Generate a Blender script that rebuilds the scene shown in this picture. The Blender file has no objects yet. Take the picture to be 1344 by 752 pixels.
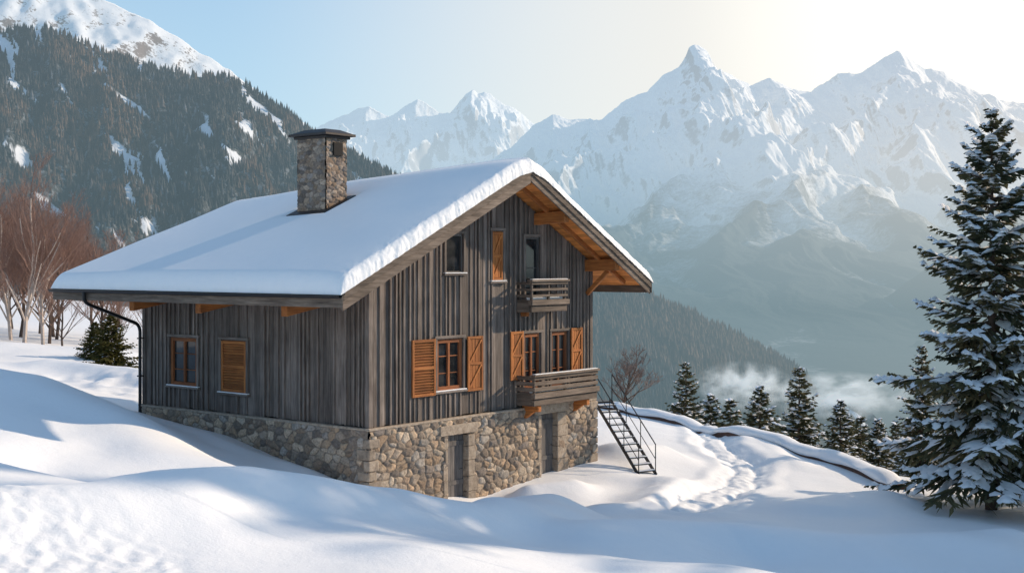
import bpy, bmesh, math, random
import numpy as np
from mathutils import Vector, Matrix
random.seed(7)
sc=bpy.context.scene
pi=math.pi
# ------------------------------------------------------------------ noise
def _hash(ix,iy,seed):
    h=(ix.astype(np.int64)*374761393+iy.astype(np.int64)*668265263+seed*974711)&0xffffffff
    h=((h^(h>>13))*1274126177)&0xffffffff
    return ((h^(h>>16))&0xffffffff)/4294967296.0
def pnoise(x,y,seed=0):
    x=np.asarray(x,float); y=np.asarray(y,float)
    ix=np.floor(x); iy=np.floor(y); fx=x-ix; fy=y-iy
    def g(a,b):
        an=_hash(ix+a,iy+b,seed)*2*pi
        return np.cos(an)*(fx-a)+np.sin(an)*(fy-b)
    u=fx*fx*fx*(fx*(fx*6-15)+10); w=fy*fy*fy*(fy*(fy*6-15)+10)
    a=g(0,0)*(1-u)+g(1,0)*u; b=g(0,1)*(1-u)+g(1,1)*u
    return (a*(1-w)+b*w)*1.5
def fbm(x,y,o=4,seed=0,gain=.5):
    r=0;a=1;n=0
    for i in range(o):
        r=r+a*pnoise(x*2**i,y*2**i,seed+i*17); n+=a; a*=gain
    return r/n
def ridged(x,y,o=4,seed=0,gain=.5):
    r=0;a=1;n=0
    for i in range(o):
        r=r+a*(1-np.abs(pnoise(x*2**i+i*3.3,y*2**i,seed+i*17))*1.6); n+=a; a*=gain
    return r/n
def sstep(a,b,x):
    t=np.clip((x-a)/(b-a),0,1); return t*t*(3-2*t)
# ------------------------------------------------------------------ mesh helpers
def mesh_np(name,V,F,smooth=True):
    me=bpy.data.meshes.new(name)
    V=np.ascontiguousarray(V,dtype=np.float32); F=np.ascontiguousarray(F,dtype=np.int32)
    n,k=F.shape
    me.vertices.add(len(V)); me.vertices.foreach_set('co',V.ravel())
    me.loops.add(n*k); me.loops.foreach_set('vertex_index',F.ravel())
    me.polygons.add(n); me.polygons.foreach_set('loop_start',np.arange(0,n*k,k,dtype=np.int32))
    me.update(calc_edges=True)
    if smooth: me.polygons.foreach_set('use_smooth',np.ones(n,dtype=bool))
    me.validate(); return me
def fattr(me,name,vals):
    a=me.attributes.new(name,'FLOAT','POINT'); a.data.foreach_set('value',np.asarray(vals,dtype=np.float32))
def cattr(me,name,cols):
    a=me.attributes.new(name,'FLOAT_COLOR','POINT')
    c=np.ones((len(cols),4),dtype=np.float32); c[:,:3]=cols; a.data.foreach_set('color',c.ravel())
def link(name,data,parent=None,loc=None):
    o=bpy.data.objects.new(name,data); sc.collection.objects.link(o)
    if parent: o.parent=parent
    if loc is not None: o.location=loc
    return o
def grid_faces(ny,nx):
    i=np.arange(ny*nx).reshape(ny,nx)
    return np.stack([i[:-1,:-1],i[:-1,1:],i[1:,1:],i[1:,:-1]],-1).reshape(-1,4)
class MB:
    def __init__(s,fn=None): s.v=[];s.f=[];s.m=[];s.a=[];s.fn=fn;s.g=[]
    def poly(s,vs,fs,mat=0,var=None):
        if var is None: var=random.random()
        b=len(s.v); s.g.append((b,len(vs),len(s.f),len(fs)))
        for p in vs:
            s.v.append(tuple(s.fn(*p)) if s.fn else tuple(p)); s.a.append(var)
        for f in fs: s.f.append([b+i for i in f]); s.m.append(mat)
    def pieces(s):
        out=[]
        for (b,n,fb,fn) in s.g:
            m=MB(); m.v=s.v[b:b+n]; m.a=s.a[b:b+n]; m.f=[[i-b for i in f] for f in s.f[fb:fb+fn]]; m.m=s.m[fb:fb+fn]; out.append(m)
        return out
    def hexa(s,c,mat=0,var=None):
        s.poly(c,[(0,3,2,1),(4,5,6,7),(0,1,5,4),(1,2,6,5),(2,3,7,6),(3,0,4,7)],mat,var)
    def box(s,x0,x1,y0,y1,z0,z1,mat=0,var=None):
        s.hexa([(x0,y0,z0),(x1,y0,z0),(x1,y1,z0),(x0,y1,z0),(x0,y0,z1),(x1,y0,z1),(x1,y1,z1),(x0,y1,z1)],mat,var)
    def beam(s,p0,p1,w,h,mat=0,var=None,up=(0,0,1)):
        p0=Vector(p0);p1=Vector(p1);d=(p1-p0).normalized();sd=d.cross(Vector(up)).normalized();u=sd.cross(d)
        c=[]
        for p in (p0,p1):
            for a,b in ((-1,-1),(1,-1),(1,1),(-1,1)): c.append(tuple(p+sd*(a*w/2)+u*(b*h/2)))
        s.poly(c,[(0,1,2,3),(7,6,5,4),(0,4,5,1),(1,5,6,2),(2,6,7,3),(3,7,4,0)],mat,var)
    def tube(s,pts,rad,n=6,mat=0,var=None):
        pts=[Vector(p) for p in pts]; vs=[];fs=[]
        for i,p in enumerate(pts):
            d=(pts[min(i+1,len(pts)-1)]-pts[max(i-1,0)]).normalized()
            up=Vector((0,0,1)) if abs(d.z)<.95 else Vector((1,0,0))
            a=d.cross(up).normalized(); b=a.cross(d); r=rad[i] if isinstance(rad,(list,tuple)) else rad
            for k in range(n):
                t=2*pi*k/n; vs.append(tuple(p+a*(math.cos(t)*r)+b*(math.sin(t)*r)))
        for i in range(len(pts)-1):
            for k in range(n):
                k2=(k+1)%n; fs.append((i*n+k,i*n+k2,(i+1)*n+k2,(i+1)*n+k))
        fs.append(tuple(range(n))[::-1]); fs.append(tuple((len(pts)-1)*n+k for k in range(n)))
        s.poly(vs,fs,mat,var)
    def obj(s,name,mats,parent=None,loc=None,bevel=0,smooth=False,subs=0):
        me=bpy.data.meshes.new(name); me.from_pydata(s.v,[],s.f); me.update()
        for m in mats: me.materials.append(m)
        me.polygons.foreach_set('material_index',s.m)
        fattr(me,'var',s.a)
        bm=bmesh.new(); bm.from_mesh(me); bmesh.ops.recalc_face_normals(bm,faces=bm.faces); bm.to_mesh(me); bm.free()
        if smooth: me.polygons.foreach_set('use_smooth',np.ones(len(me.polygons),dtype=bool))
        o=link(name,me,parent,loc)
        if bevel:
            b=o.modifiers.new('bevel','BEVEL'); b.width=bevel; b.segments=2 if bevel>.015 else 1; b.limit_method='ANGLE'
        return o
# ------------------------------------------------------------------ node helpers
def nd(nt,t,ins=None,**props):
    n=nt.nodes.new(t)
    for k,v in props.items(): setattr(n,k,v)
    for k,v in (ins or {}).items():
        if isinstance(v,bpy.types.NodeSocket): nt.links.new(v,n.inputs[k])
        else: n.inputs[k].default_value=v
    return n
def M(nt,op,a,b=0.0,c=None):
    d={0:a,1:b}
    if c is not None: d[2]=c
    return nd(nt,'ShaderNodeMath',d,operation=op).outputs[0]
def mixc(nt,f,a,b,bt='MIX'):
    return nd(nt,'ShaderNodeMixRGB',{'Fac':f,'Color1':a,'Color2':b},blend_type=bt).outputs[0]
def ramp(nt,f,stops):
    n=nd(nt,'ShaderNodeValToRGB',{'Fac':f}); e=n.color_ramp.elements
    while len(e)<len(stops): e.new(.5)
    for i,(p,c) in enumerate(stops):
        e[i].position=p; e[i].color=(c[0],c[1],c[2],1) if not isinstance(c,(int,float)) else (c,c,c,1)
    return n.outputs[0]
def mapr(nt,v,a,b,c,d): return nd(nt,'ShaderNodeMapRange',{0:v,1:a,2:b,3:c,4:d}).outputs[0]
def C(r,g,b): return (r,g,b,1)
def newmat(name):
    m=bpy.data.materials.new(name); m.use_nodes=True; m.node_tree.nodes.clear(); return m,m.node_tree
def finish(nt,shader): nd(nt,'ShaderNodeOutputMaterial',{'Surface':shader})
def noise(nt,vec,scale,detail=4,rough=.55):
    return nd(nt,'ShaderNodeTexNoise',{'Vector':vec,'Scale':scale,'Detail':detail,'Roughness':rough}).outputs[0]
def objco(nt): return nd(nt,'ShaderNodeTexCoord').outputs['Object']
def pr(nt,col,rough=.8,bump=None,bs=.3,bd=.02,**kw):
    ins={'Base Color':col,'Roughness':rough}
    if bump is not None:
        ins['Normal']=nd(nt,'ShaderNodeBump',{'Height':bump,'Strength':bs,'Distance':bd}).outputs[0]
    ins.update(kw)
    return nd(nt,'ShaderNodeBsdfPrincipled',ins).outputs[0]
def wood(name,stops,axis,gamma=1.0,rough=.85,bright=(.7,1.2)):
    m,nt=newmat(name); co=objco(nt)
    var=nd(nt,'ShaderNodeAttribute',attribute_name='var').outputs['Fac']
    off=nd(nt,'ShaderNodeVectorMath',{0:co,1:nd(nt,'ShaderNodeCombineXYZ',{0:M(nt,'MULTIPLY',var,31.),1:M(nt,'MULTIPLY',var,57.),2:M(nt,'MULTIPLY',var,83.)}).outputs[0]},operation='ADD').outputs[0]
    s1=[11.,11.,11.]; s1[axis]=.9
    s2=[45.,45.,45.]; s2[axis]=2.2
    v1=nd(nt,'ShaderNodeMapping',{'Vector':off,'Scale':s1}).outputs[0]
    v2=nd(nt,'ShaderNodeMapping',{'Vector':off,'Scale':s2}).outputs[0]
    n1=noise(nt,v1,1.,5,.6); n2=noise(nt,v2,1.,3,.6); n3=noise(nt,co,1.1,4,.6)
    f=M(nt,'ADD',M(nt,'MULTIPLY',n1,.6),M(nt,'MULTIPLY',n2,.4))
    col=ramp(nt,f,stops)
    br=mapr(nt,var,0.,1.,bright[0],bright[1])
    br=M(nt,'MULTIPLY',br,mapr(nt,n3,.3,.7,.75,1.18))
    col=mixc(nt,1.,col,nd(nt,'ShaderNodeCombineXYZ',{0:br,1:br,2:br}).outputs[0],'MULTIPLY')
    finish(nt,pr(nt,col,rough,f,.65,.02)); return m
GREY=[(.3,(.055,.042,.035)),(.43,(.135,.108,.091)),(.55,(.205,.17,.146)),(.72,(.31,.262,.23))]
BROWN=[(.3,(.05,.036,.027)),(.45,(.13,.097,.073)),(.6,(.22,.17,.132)),(.75,(.31,.25,.205))]
ORNG=[(.3,(.16,.048,.013)),(.5,(.42,.145,.036)),(.7,(.53,.215,.06))]
FRAM=[(.3,(.11,.036,.014)),(.5,(.28,.095,.032)),(.7,(.37,.14,.05))]
SOFF=[(.3,(.34,.11,.024)),(.5,(.68,.25,.06)),(.7,(.75,.35,.095))]
grey_z=wood('weathered_wood_vertical',GREY,2,bright=(.6,1.2)); grey_x=wood('weathered_wood_x',GREY,0); grey_y=wood('weathered_wood_y',GREY,1)
brn_x=wood('brown_board_x',BROWN,0); brn_y=wood('brown_board_y',BROWN,1)
org_z=wood('larch_vertical',ORNG,2); org_x=wood('larch_x',ORNG,0); org_y=wood('larch_y',ORNG,1)
frm_z=wood('frame_wood_vertical',FRAM,2); frm_x=wood('frame_wood_x',FRAM,0); frm_y=wood('frame_wood_y',FRAM,1)
soff=wood('soffit_planks',SOFF,1)
def simple(name,col,rough=.6,metal=0,scale=8,amt=.3):
    m,nt=newmat(name); n=noise(nt,objco(nt),scale,4)
    c=mixc(nt,n,C(*[x*(1-amt) for x in col]),C(*[min(1,x*(1+amt)) for x in col]))
    finish(nt,pr(nt,c,rough,n,.15,.01,Metallic=metal)); return m
metal=simple('dark_metal',(.03,.03,.032),.45,.6)
copper=simple('dark_flashing',(.035,.028,.026),.5,.3)
darkroom=simple('dark_interior',(.012,.011,.010),.9)
redwall=simple('dark_red_brown_stone',(.10,.055,.04),.9,0,6,.5)
doorwood=wood('door_wood',[(.3,(.05,.047,.045)),(.5,(.13,.12,.115)),(.7,(.2,.185,.17))],2)
m,nt=newmat('window_glass')
n=noise(nt,objco(nt),1.3,3)
finish(nt,pr(nt,ramp(nt,n,[(.35,(.012,.014,.016)),(.65,(.05,.05,.05))]),.06,None,**{'IOR':1.5})); glass=m
m,nt=newmat('stone_masonry')
a=nd(nt,'ShaderNodeAttribute',attribute_name='col').outputs['Color']; co=objco(nt)
n=noise(nt,co,14,5,.65); n2=noise(nt,co,55,4,.7)
c=mixc(nt,1.,a,ramp(nt,n,[(.3,(.62,.60,.58)),(.7,(1.35,1.31,1.27))]),'MULTIPLY')
finish(nt,pr(nt,c,.9,M(nt,'ADD',n,M(nt,'MULTIPLY',n2,.4)),.6,.03)); stone=m
m,nt=newmat('dressed_stone'); co=objco(nt); n=noise(nt,co,7,6,.7); v=nd(nt,'ShaderNodeAttribute',attribute_name='var').outputs['Fac']
c=ramp(nt,n,[(.3,(.20,.16,.125)),(.5,(.35,.285,.22)),(.7,(.45,.385,.31))])
b=mapr(nt,v,0.,1.,.72,1.12)
c=mixc(nt,1.,c,nd(nt,'ShaderNodeCombineXYZ',{0:b,1:b,2:b}).outputs[0],'MULTIPLY')
finish(nt,pr(nt,c,.9,n,.7,.03)); quoin=m
# snow
def snowmat(name,coarse,mid,bs):
    m,nt=newmat(name); co=objco(nt)
    n1=noise(nt,co,3.,5,.6); n2=noise(nt,co,22.,4,.65); n3=noise(nt,co,120.,2,.6)
    h=M(nt,'ADD',M(nt,'MULTIPLY',n1,coarse),M(nt,'ADD',M(nt,'MULTIPLY',n2,mid),M(nt,'MULTIPLY',n3,.04)))
    c=mixc(nt,n1,C(.87,.89,.91),C(.92,.93,.94))
    finish(nt,pr(nt,c,.55,h,bs,.12,**{'Specular IOR Level':.25})); return m
snow=snowmat('snow_surface',.32,.13,.45); snowroof=snowmat('roof_snow_surface',.12,.12,.42)
# haze painted into far materials: pale emission mixed in by world distance and altitude
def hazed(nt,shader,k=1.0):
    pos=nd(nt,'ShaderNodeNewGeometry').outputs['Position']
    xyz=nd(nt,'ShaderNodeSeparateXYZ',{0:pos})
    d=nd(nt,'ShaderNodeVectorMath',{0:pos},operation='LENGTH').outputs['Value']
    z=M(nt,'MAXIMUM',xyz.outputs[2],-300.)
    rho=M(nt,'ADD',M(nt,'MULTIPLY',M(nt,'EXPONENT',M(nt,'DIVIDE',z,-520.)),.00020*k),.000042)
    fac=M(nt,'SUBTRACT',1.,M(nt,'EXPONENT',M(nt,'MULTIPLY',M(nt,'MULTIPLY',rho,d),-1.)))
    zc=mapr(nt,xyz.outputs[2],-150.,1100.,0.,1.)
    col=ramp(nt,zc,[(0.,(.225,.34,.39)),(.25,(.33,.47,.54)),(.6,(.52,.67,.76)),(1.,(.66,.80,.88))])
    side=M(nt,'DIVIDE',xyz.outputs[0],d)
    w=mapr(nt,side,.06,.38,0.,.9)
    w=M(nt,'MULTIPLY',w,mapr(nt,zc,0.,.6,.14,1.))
    col=mixc(nt,w,col,C(1.05,1.0,.91))  # warm sun glow painted into the haze colour towards the right
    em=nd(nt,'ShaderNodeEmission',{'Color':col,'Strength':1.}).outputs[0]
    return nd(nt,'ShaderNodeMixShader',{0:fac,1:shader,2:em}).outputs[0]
# ------------------------------------------------------------------ camera, light, sky
cam=bpy.data.cameras.new('camera'); camo=link('camera',cam); camo.location=(0,0,0); camo.rotation_euler=(pi/2,0,0)
cam.sensor_width=36; cam.lens=46.47; cam.shift_y=-30/1344; cam.clip_start=.5; cam.clip_end=80000
sc.camera=camo
AZ=math.radians(66); EL=math.radians(23.5)
sd=Vector((math.sin(AZ)*math.cos(EL),math.cos(AZ)*math.cos(EL),math.sin(EL)))
sun=bpy.data.lights.new('sun','SUN'); sun.energy=4.7; sun.angle=math.radians(1.0); sun.color=(1,.79,.57)
so=link('sun',sun); so.rotation_euler=(-sd).to_track_quat('-Z','Y').to_euler(); so.location=(40,20,40)
w=bpy.data.worlds.new('World'); sc.world=w; w.use_nodes=True; nt=w.node_tree; nt.nodes.clear()
sky=nd(nt,'ShaderNodeTexSky',sky_type='NISHITA'); sky.sun_disc=False; sky.sun_elevation=EL; sky.sun_rotation=AZ
sky.air_density=1.0; sky.dust_density=.8; sky.ozone_density=1.5; sky.altitude=1500
dirn=nd(nt,'ShaderNodeTexCoord').outputs['Generated']
ga,ge=math.radians(24),math.radians(10)
gl=nd(nt,'ShaderNodeVectorMath',{0:dirn,1:(math.sin(ga)*math.cos(ge),math.cos(ga)*math.cos(ge),math.sin(ge))},operation='DOT_PRODUCT').outputs['Value']
g=nd(nt,'ShaderNodeMapRange',{0:gl,1:.80,2:1.,3:0.,4:1.}); g.interpolation_type='SMOOTHSTEP'
g3=nd(nt,'ShaderNodeMapRange',{0:gl,1:.955,2:1.,3:0.,4:1.}); g3.interpolation_type='SMOOTHSTEP'
zz=nd(nt,'ShaderNodeSeparateXYZ',{0:dirn}).outputs[2]
hz=mapr(nt,zz,.0,.40,.88,.22)
col=mixc(nt,1.,sky.outputs[0],C(.90,1.13,1.27),'MULTIPLY')
col=mixc(nt,hz,col,C(3.75,5.0,5.65))
col=mixc(nt,M(nt,'MULTIPLY',g.outputs[0],.95),col,C(6.6,6.3,5.75))
col=mixc(nt,g3.outputs[0],col,C(8.2,8.0,7.4))
bg=nd(nt,'ShaderNodeBackground',{'Color':col,'Strength':.146})
nd(nt,'ShaderNodeOutputWorld',{'Surface':bg.outputs[0]})
sc.view_settings.view_transform='Standard'; sc.view_settings.look='None'; sc.view_settings.exposure=0
# ------------------------------------------------------------------ ground height
HX,HY,HZ=-3.9,36.,-7.0; ANG=math.atan2(.7804,.6252)
def W(x,y,z=0):  # chalet local -> world
    c,s=math.cos(ANG),math.sin(ANG); return (HX+x*c-y*s,HY+x*s+y*c,z)
CP=np.array([(-13.5,35,-3.4),(-9.3,24,-3.7),(-7,18,-3.85),(-5,15,-3.95),(0,14,-4.2),(0,18,-4.45),(0,21.5,-4.95),(5,18,-4.9),(0,27,-5.7),
(.5,34,-6.5),(-.8,38.6,-7.05),(-4.3,35.3,-6.2),(-4.0,31,-5.75),(-5,28,-5.2),(-5.8,20.5,-3.95),(-4.3,22,-4.2),(-2.8,25,-4.75),(-7.8,38.8,-5.3),(-11.9,41.8,-4.85),
(-5.9,37.1,-5.8),(-10,34,-4.5),(-7,30,-5.0),(-15,40,-3.7),(-12.5,40,-4.25),(-16,50,-4.8),(-20,60,-4.4),(-25,75,-4.7),(-38,80,-3.6),(-14,60,-5.),(-30,95,-4.6),
(2.62,44.1,-6.6),(5,43,-6.95),(6,50,-6.9),(5.6,61.5,-6.95),(9,52,-7.1),(12.5,44,-7.4),(8,42,-7.2),(6,37,-7.05),(4,32,-6.55),(8,32,-6.85),(12,34,-7.05),(14.6,40.4,-7.5),
(7,27,-6.3),(3,27,-5.9),(20,35,-7.7),(20,25,-7.),(12,25,-6.5),(-20,25,-3.2),(-20,15,-3.4),(12,15,-5.3),(-30,40,-2.8),(0,46,-6.6),(-5,55,-5.8),(-1.7,38.6,-6.8),(1.3,42.,-6.7),(0,80,-7.),(20,60,-7.5)],float)
def tphi(r2): return .5*r2*np.log(r2+1e-9)
P0=CP[:,:2]; K=tphi(((P0[:,None]-P0[None])**2).sum(-1))+np.eye(len(P0))*2.0
Q=np.c_[np.ones(len(P0)),P0]; A_=np.block([[K,Q],[Q.T,np.zeros((3,3))]])
sol=np.linalg.solve(A_,np.r_[CP[:,2],np.zeros(3)]); wk=sol[:-3]; wa=sol[-3:]
EX=np.array([-2000,-60,-40,-20,-5,0,5.6,10,11.7,13,17,30,60,2000]); EY=np.array([260,150,130,110,84,72,61.9,53.3,49.8,44.3,42.4,38,30,-200])
TR=np.array([(10,62),(8.4,56.7),(7.9,51),(8.3,47.0),(7.6,43.5),(6.0,40.2),(4.9,37.8)])
def segdist(X,Y,PL):
    best=np.full(X.shape,1e9)
    for (x0,y0),(x1,y1) in zip(PL[:-1],PL[1:]):
        dx,dy=x1-x0,y1-y0; t=np.clip(((X-x0)*dx+(Y-y0)*dy)/(dx*dx+dy*dy),0,1)
        best=np.minimum(best,np.hypot(X-x0-t*dx,Y-y0-t*dy))
    return best
DRIFTS=[([(-9.5,16.5),(-6.6,19.5),(-4.6,22.6),(-2.7,26.3),(-.4,30),(1.1,33.2)],.66,1.3),
 ([(-18,37),(-13.5,37.2),(-10,34.6),(-7.4,31.4),(-5.6,30.4)],.48,1.6),
 ([(-10,27.5),(-6.8,25.6),(-5.2,27.0),(-3.2,31.5),(-2.4,35)],-.55,1.3),
 ([(2.4,29.2),(5.0,31.0),(8.2,30.3),(12,32)],.48,1.4),
 ([(3.5,26.3),(6,27.8),(10,27.2)],-.28,1.4),
 ([(.6,38.9),(1.9,40.2)],.42,.75),([(2.6,36.4),(4.0,38.6)],.32,1.0),
 ([(3.9,45.6),(5.2,46.6)],.55,1.1),([(5.0,41.6),(4.6,39.8)],.25,.7),
 ([(8.9,38.5),(11.5,40.5)],.30,1.2),([(9.9,47),(9.6,52)],.2,.8),
 ([(-1.5,21.0),(1.5,22.4),(4,22)],.22,1.5),
 ([W(-.7,1)[:2],W(-.7,9)[:2]],.12,.6),([(-19,56),(-15,54)],.5,1.5),([(-25,64),(-20,66)],.4,2.)]
def gheight(X,Y,detail=True):
    X=np.asarray(X,float);Y=np.asarray(Y,float)
    xc=np.clip(X,-34,24); yc=np.clip(Y,12,98)
    z=wa[0]+wa[1]*xc+wa[2]*yc
    for i in range(len(P0)): z=z+wk[i]*tphi((xc-P0[i,0])**2+(yc-P0[i,1])**2)
    z=z-(.03*np.maximum(X-24,0))+.05*np.maximum(-X-34,0)
    wx=X+.5*pnoise(X/2.6,Y/2.6,61); wy=Y+.7*pnoise(X/3.1,Y/3.1,62)
    for PL,am,wd in DRIFTS:
        d=segdist(wx,wy,PL); z=z+am*np.exp(-(d/wd)**2)
    z=z+.12*pnoise(X/4.2+3,Y/5.+1,3)*sstep(70,20,np.abs(Y-30))+.03*pnoise(X/1.5,Y/2.2,5)
    mm=np.maximum(pnoise(X/2.9+7,Y/2.4,12),0); z=z+.16*mm*mm*sstep(60,30,Y)
    z=z+.008*pnoise(X/1.1+Y/3.,Y/.8,9)
    d=segdist(X+.2*pnoise(X/1.5,Y/1.5,44),Y,TR); tm=sstep(1.0,.4,d)
    z=z-tm*.08+tm*.09*fbm(X/.33,Y/.33,3,21,.6)+.05*sstep(1.5,1.05,d)*sstep(.7,1.05,d)
    rut=np.exp(-((np.abs(d)-.40)/.13)**2); z=z-.08*rut*(Y>33)
    cm=sstep(-3.3,-4.6,X+.55*(Y-17.2))*sstep(19.2,17.8,Y+.25*X+1.2)
    z=z+cm*(.075*fbm(X/.30,Y/.30,4,33,.62)-.04)
    cm2=sstep(3.2,1.5,np.hypot((X+15.5)/1.6,Y-52)); z=z+cm2*.28*fbm(X/1.1,Y/1.1,3,41)
    e=np.interp(X,EX,EY); dd=np.maximum(Y-e,0)*.75
    z=z-(dd*dd/(dd+8))*.42+2.5*sstep(20,70,dd)*pnoise(X/40,Y/40,8)
    return np.maximum(z,-262)
def axis_pts(segs):
    out=[]
    for a,b,st in segs: out+=list(np.arange(a,b,st))
    out.append(segs[-1][1]); return np.array(out)
xs=axis_pts([(-900,-200,50),(-200,-60,10),(-60,-24,1.),(-24,-12,.16),(-12,-8,.1),(-8,-2.5,.05),(-2.5,10,.085),(10,20,.14),(20,60,1.2),(60,200,10),(200,900,50)])
ys=axis_pts([(4,14,1),(14,16.2,.2),(16.2,20,.05),(20,28,.09),(28,46,.1),(46,66,.2),(66,110,.6),(110,220,5),(220,900,25)])
GX,GY=np.meshgrid(xs,ys); GZ=gheight(GX,GY)
me=mesh_np('ground',np.stack([GX,GY,GZ],-1).reshape(-1,3),grid_faces(*GX.shape))
me.materials.append(snow); o=link('ground',me); o['kind']='structure'; o['label']='deep drifted snow on a hillside terrace with a trodden track'
def gz(x,y): return float(gheight(np.array([x]),np.array([y]))[0])
# ------------------------------------------------------------------ terrain far
def terrain_mat(name,kind,k=1.):
    m,nt=newmat(name); co=nd(nt,'ShaderNodeNewGeometry'); pos=co.outputs['Position']
    nz=nd(nt,'ShaderNodeSeparateXYZ',{0:co.outputs['Normal']}).outputs[2]
    z=nd(nt,'ShaderNodeSeparateXYZ',{0:pos}).outputs[2]
    g=nd(nt,'ShaderNodeAttribute',attribute_name='gully').outputs['Fac']
    if kind=='peak':
        n1=noise(nt,pos,.006,8,.65); n2=noise(nt,pos,.045,5,.7)
        st=M(nt,'ADD',nz,M(nt,'ADD',M(nt,'MULTIPLY',M(nt,'SUBTRACT',n1,.5),.12),M(nt,'MULTIPLY',M(nt,'SUBTRACT',n2,.5),.55)))
        rock=mapr(nt,st,.61,.45,0.,.7)
        col=mixc(nt,rock,C(.92,.935,.96),C(.20,.215,.25))
        fz=M(nt,'ADD',z,M(nt,'MULTIPLY',g,-620.)); fz=M(nt,'ADD',fz,M(nt,'MULTIPLY',M(nt,'SUBTRACT',n1,.5),420.)); fz=M(nt,'ADD',fz,M(nt,'MULTIPLY',M(nt,'SUBTRACT',n2,.5),420.))
        fo=mapr(nt,fz,-30.,-280.,0.,1.)
        col=mixc(nt,fo,col,C(.03,.05,.06))
        sh=pr(nt,col,.9,M(nt,'ADD',n1,M(nt,'MULTIPLY',n2,.5)),.25,40.)
    elif kind=='summit':
        n1=noise(nt,pos,.02,6,.65); n2=noise(nt,pos,.11,5,.7)
        f=M(nt,'ADD',M(nt,'MULTIPLY',n1,.5),M(nt,'MULTIPLY',n2,.5))
        st=M(nt,'ADD',nz,M(nt,'MULTIPLY',M(nt,'SUBTRACT',f,.5),1.3))
        rock=mapr(nt,st,.69,.60,0.,1.)
        col=mixc(nt,rock,C(.88,.9,.93),C(.20,.14,.11))
        sh=pr(nt,col,.9,f,.35,6.)
    else:
        n2=noise(nt,pos,.11,5,.7)
        gg=M(nt,'ADD',g,M(nt,'MULTIPLY',M(nt,'SUBTRACT',n2,.5),.22))
        fl=mixc(nt,mapr(nt,n2,.48,.62,0.,.3),C(.025,.027,.026),C(.5,.55,.62))
        col=C(.028,.036,.034) if kind=='ridge' else mixc(nt,mapr(nt,gg,.25,.33,0.,.95),fl,C(.78,.82,.88))
        sh=pr(nt,col,.95,n2,.5,5.)
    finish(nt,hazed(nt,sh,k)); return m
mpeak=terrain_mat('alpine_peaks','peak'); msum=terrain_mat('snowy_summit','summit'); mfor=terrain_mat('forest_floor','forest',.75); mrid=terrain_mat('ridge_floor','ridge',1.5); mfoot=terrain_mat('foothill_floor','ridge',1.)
def clearing(x,z,seed): return fbm((x-z)/240+seed,(x+z)/30+.35*pnoise(x/45,z/45,3),3,seed+3)+.12*fbm(x/90,z/90,2,seed+9)
def range_mesh(name,prof,Yc,run,back,x0,x1,nx,ny,spur,seed,mat,floor=-262,power=1.15,jag=0.,scale=1.,gain=.55,clr=None,fine=0.,q2=.65,low=.6):
    X=np.linspace(x0,x1,nx); q=np.concatenate([-np.linspace(.35,.0,10,endpoint=False),np.linspace(0,1,ny)**1.15])
    XX,QQ=np.meshgrid(X,q); YY=Yc-np.where(QQ<0,QQ*back,QQ*run)
    qq=np.clip(QQ,0,1)
    Xw=XX+(fbm(XX/(900*scale),YY/(900*scale),3,seed)*420*scale)*np.minimum(qq*1.6,1)
    P=np.interp(Xw,[p[0] for p in prof],[p[1] for p in prof])
    P=P+jag*(ridged(XX/(160*scale),YY/(300*scale),4,seed+5)-.6)
    h=floor+(P-floor)*(1-qq)**power
    en=np.minimum(qq*5,1)**.8*(1-qq)**low
    rd=ridged(Xw/(620*scale)+qq*.4,YY/(1500*scale),5,seed+1,gain)
    rd2=ridged(XX/(230*scale)+YY/(900*scale),YY/(420*scale),4,seed+2,gain)
    h=h+en*spur*((rd-.62)*1.6+(rd2-.62)*q2)
    if fine: 
        xf=Xw+90*pnoise(XX/300,YY/400,seed+8)
        h=h+en*fine*(ridged(xf/150,YY/1300,3,seed+7,.5)-.6)+np.minimum(qq*8+.15,1)*(1-qq)*fine*.4*(ridged(xf/60+YY/400,YY/300,3,seed+6,.5)-.6)
    h=np.where(QQ<0,h+(-QQ)*-back*.9,h)
    V=np.stack([XX,YY,h],-1).reshape(-1,3)
    at=np.clip(rd,0,1) if clr is None else clearing(XX,h,clr)
    me=mesh_np(name,V,grid_faces(*XX.shape)); fattr(me,'gully',at.ravel()); me.materials.append(mat)
    o=link(name,me); o['kind']='structure'
    return o,(XX,YY,h)
main=[(-4000,500),(-373,560),(-10,783),(145,939),(275,1017),(379,980),(612,975),(742,1094),(923,1172),(1027,1276),(1131,1328),(1180,1400),(1205,1462),(1235,1485),(1275,1478),(1320,1450),(1350,1380),(1385,1310),(1494,1286),(1624,1209),(1753,1260),(1909,1183),(2038,1172),(2220,1292),(2376,1292),(2505,1380),(2635,1452),(2739,1369),(2816,1328),(2946,1302),(3050,1214),(3258,1120),(3486,1084),(4300,1200),(5000,900),(8000,800)]
o,_=range_mesh('mountain_massif',main,9000,6000,4000,-1800,5200,1250,430,380,11,mpeak,jag=20,gain=.36,power=1.7,fine=62,q2=.28,low=1.7)
mid=[(-6000,900),(-2356,1259),(-1953,1500),(-1850,1545),(-1727,1590),(-1620,1645),(-1509,1680),(-1430,1620),(-1300,1560),(-1227,1590),(-1120,1680),(-1000,1745),(-900,1690),(-783,1600),(-662,1590),(-600,1660),(-484,1800),(-420,1840),(-360,1800),(-300,1815),(-230,1795),(-178,1750),(24,1640),(266,1460),(468,1340),(1033,1100),(5000,900)]
o,_=range_mesh('distant_mountain',mid,14000,3500,5000,-4200,2600,620,200,320,29,mpeak,jag=26,gain=.38,fine=80,q2=.3)
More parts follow.
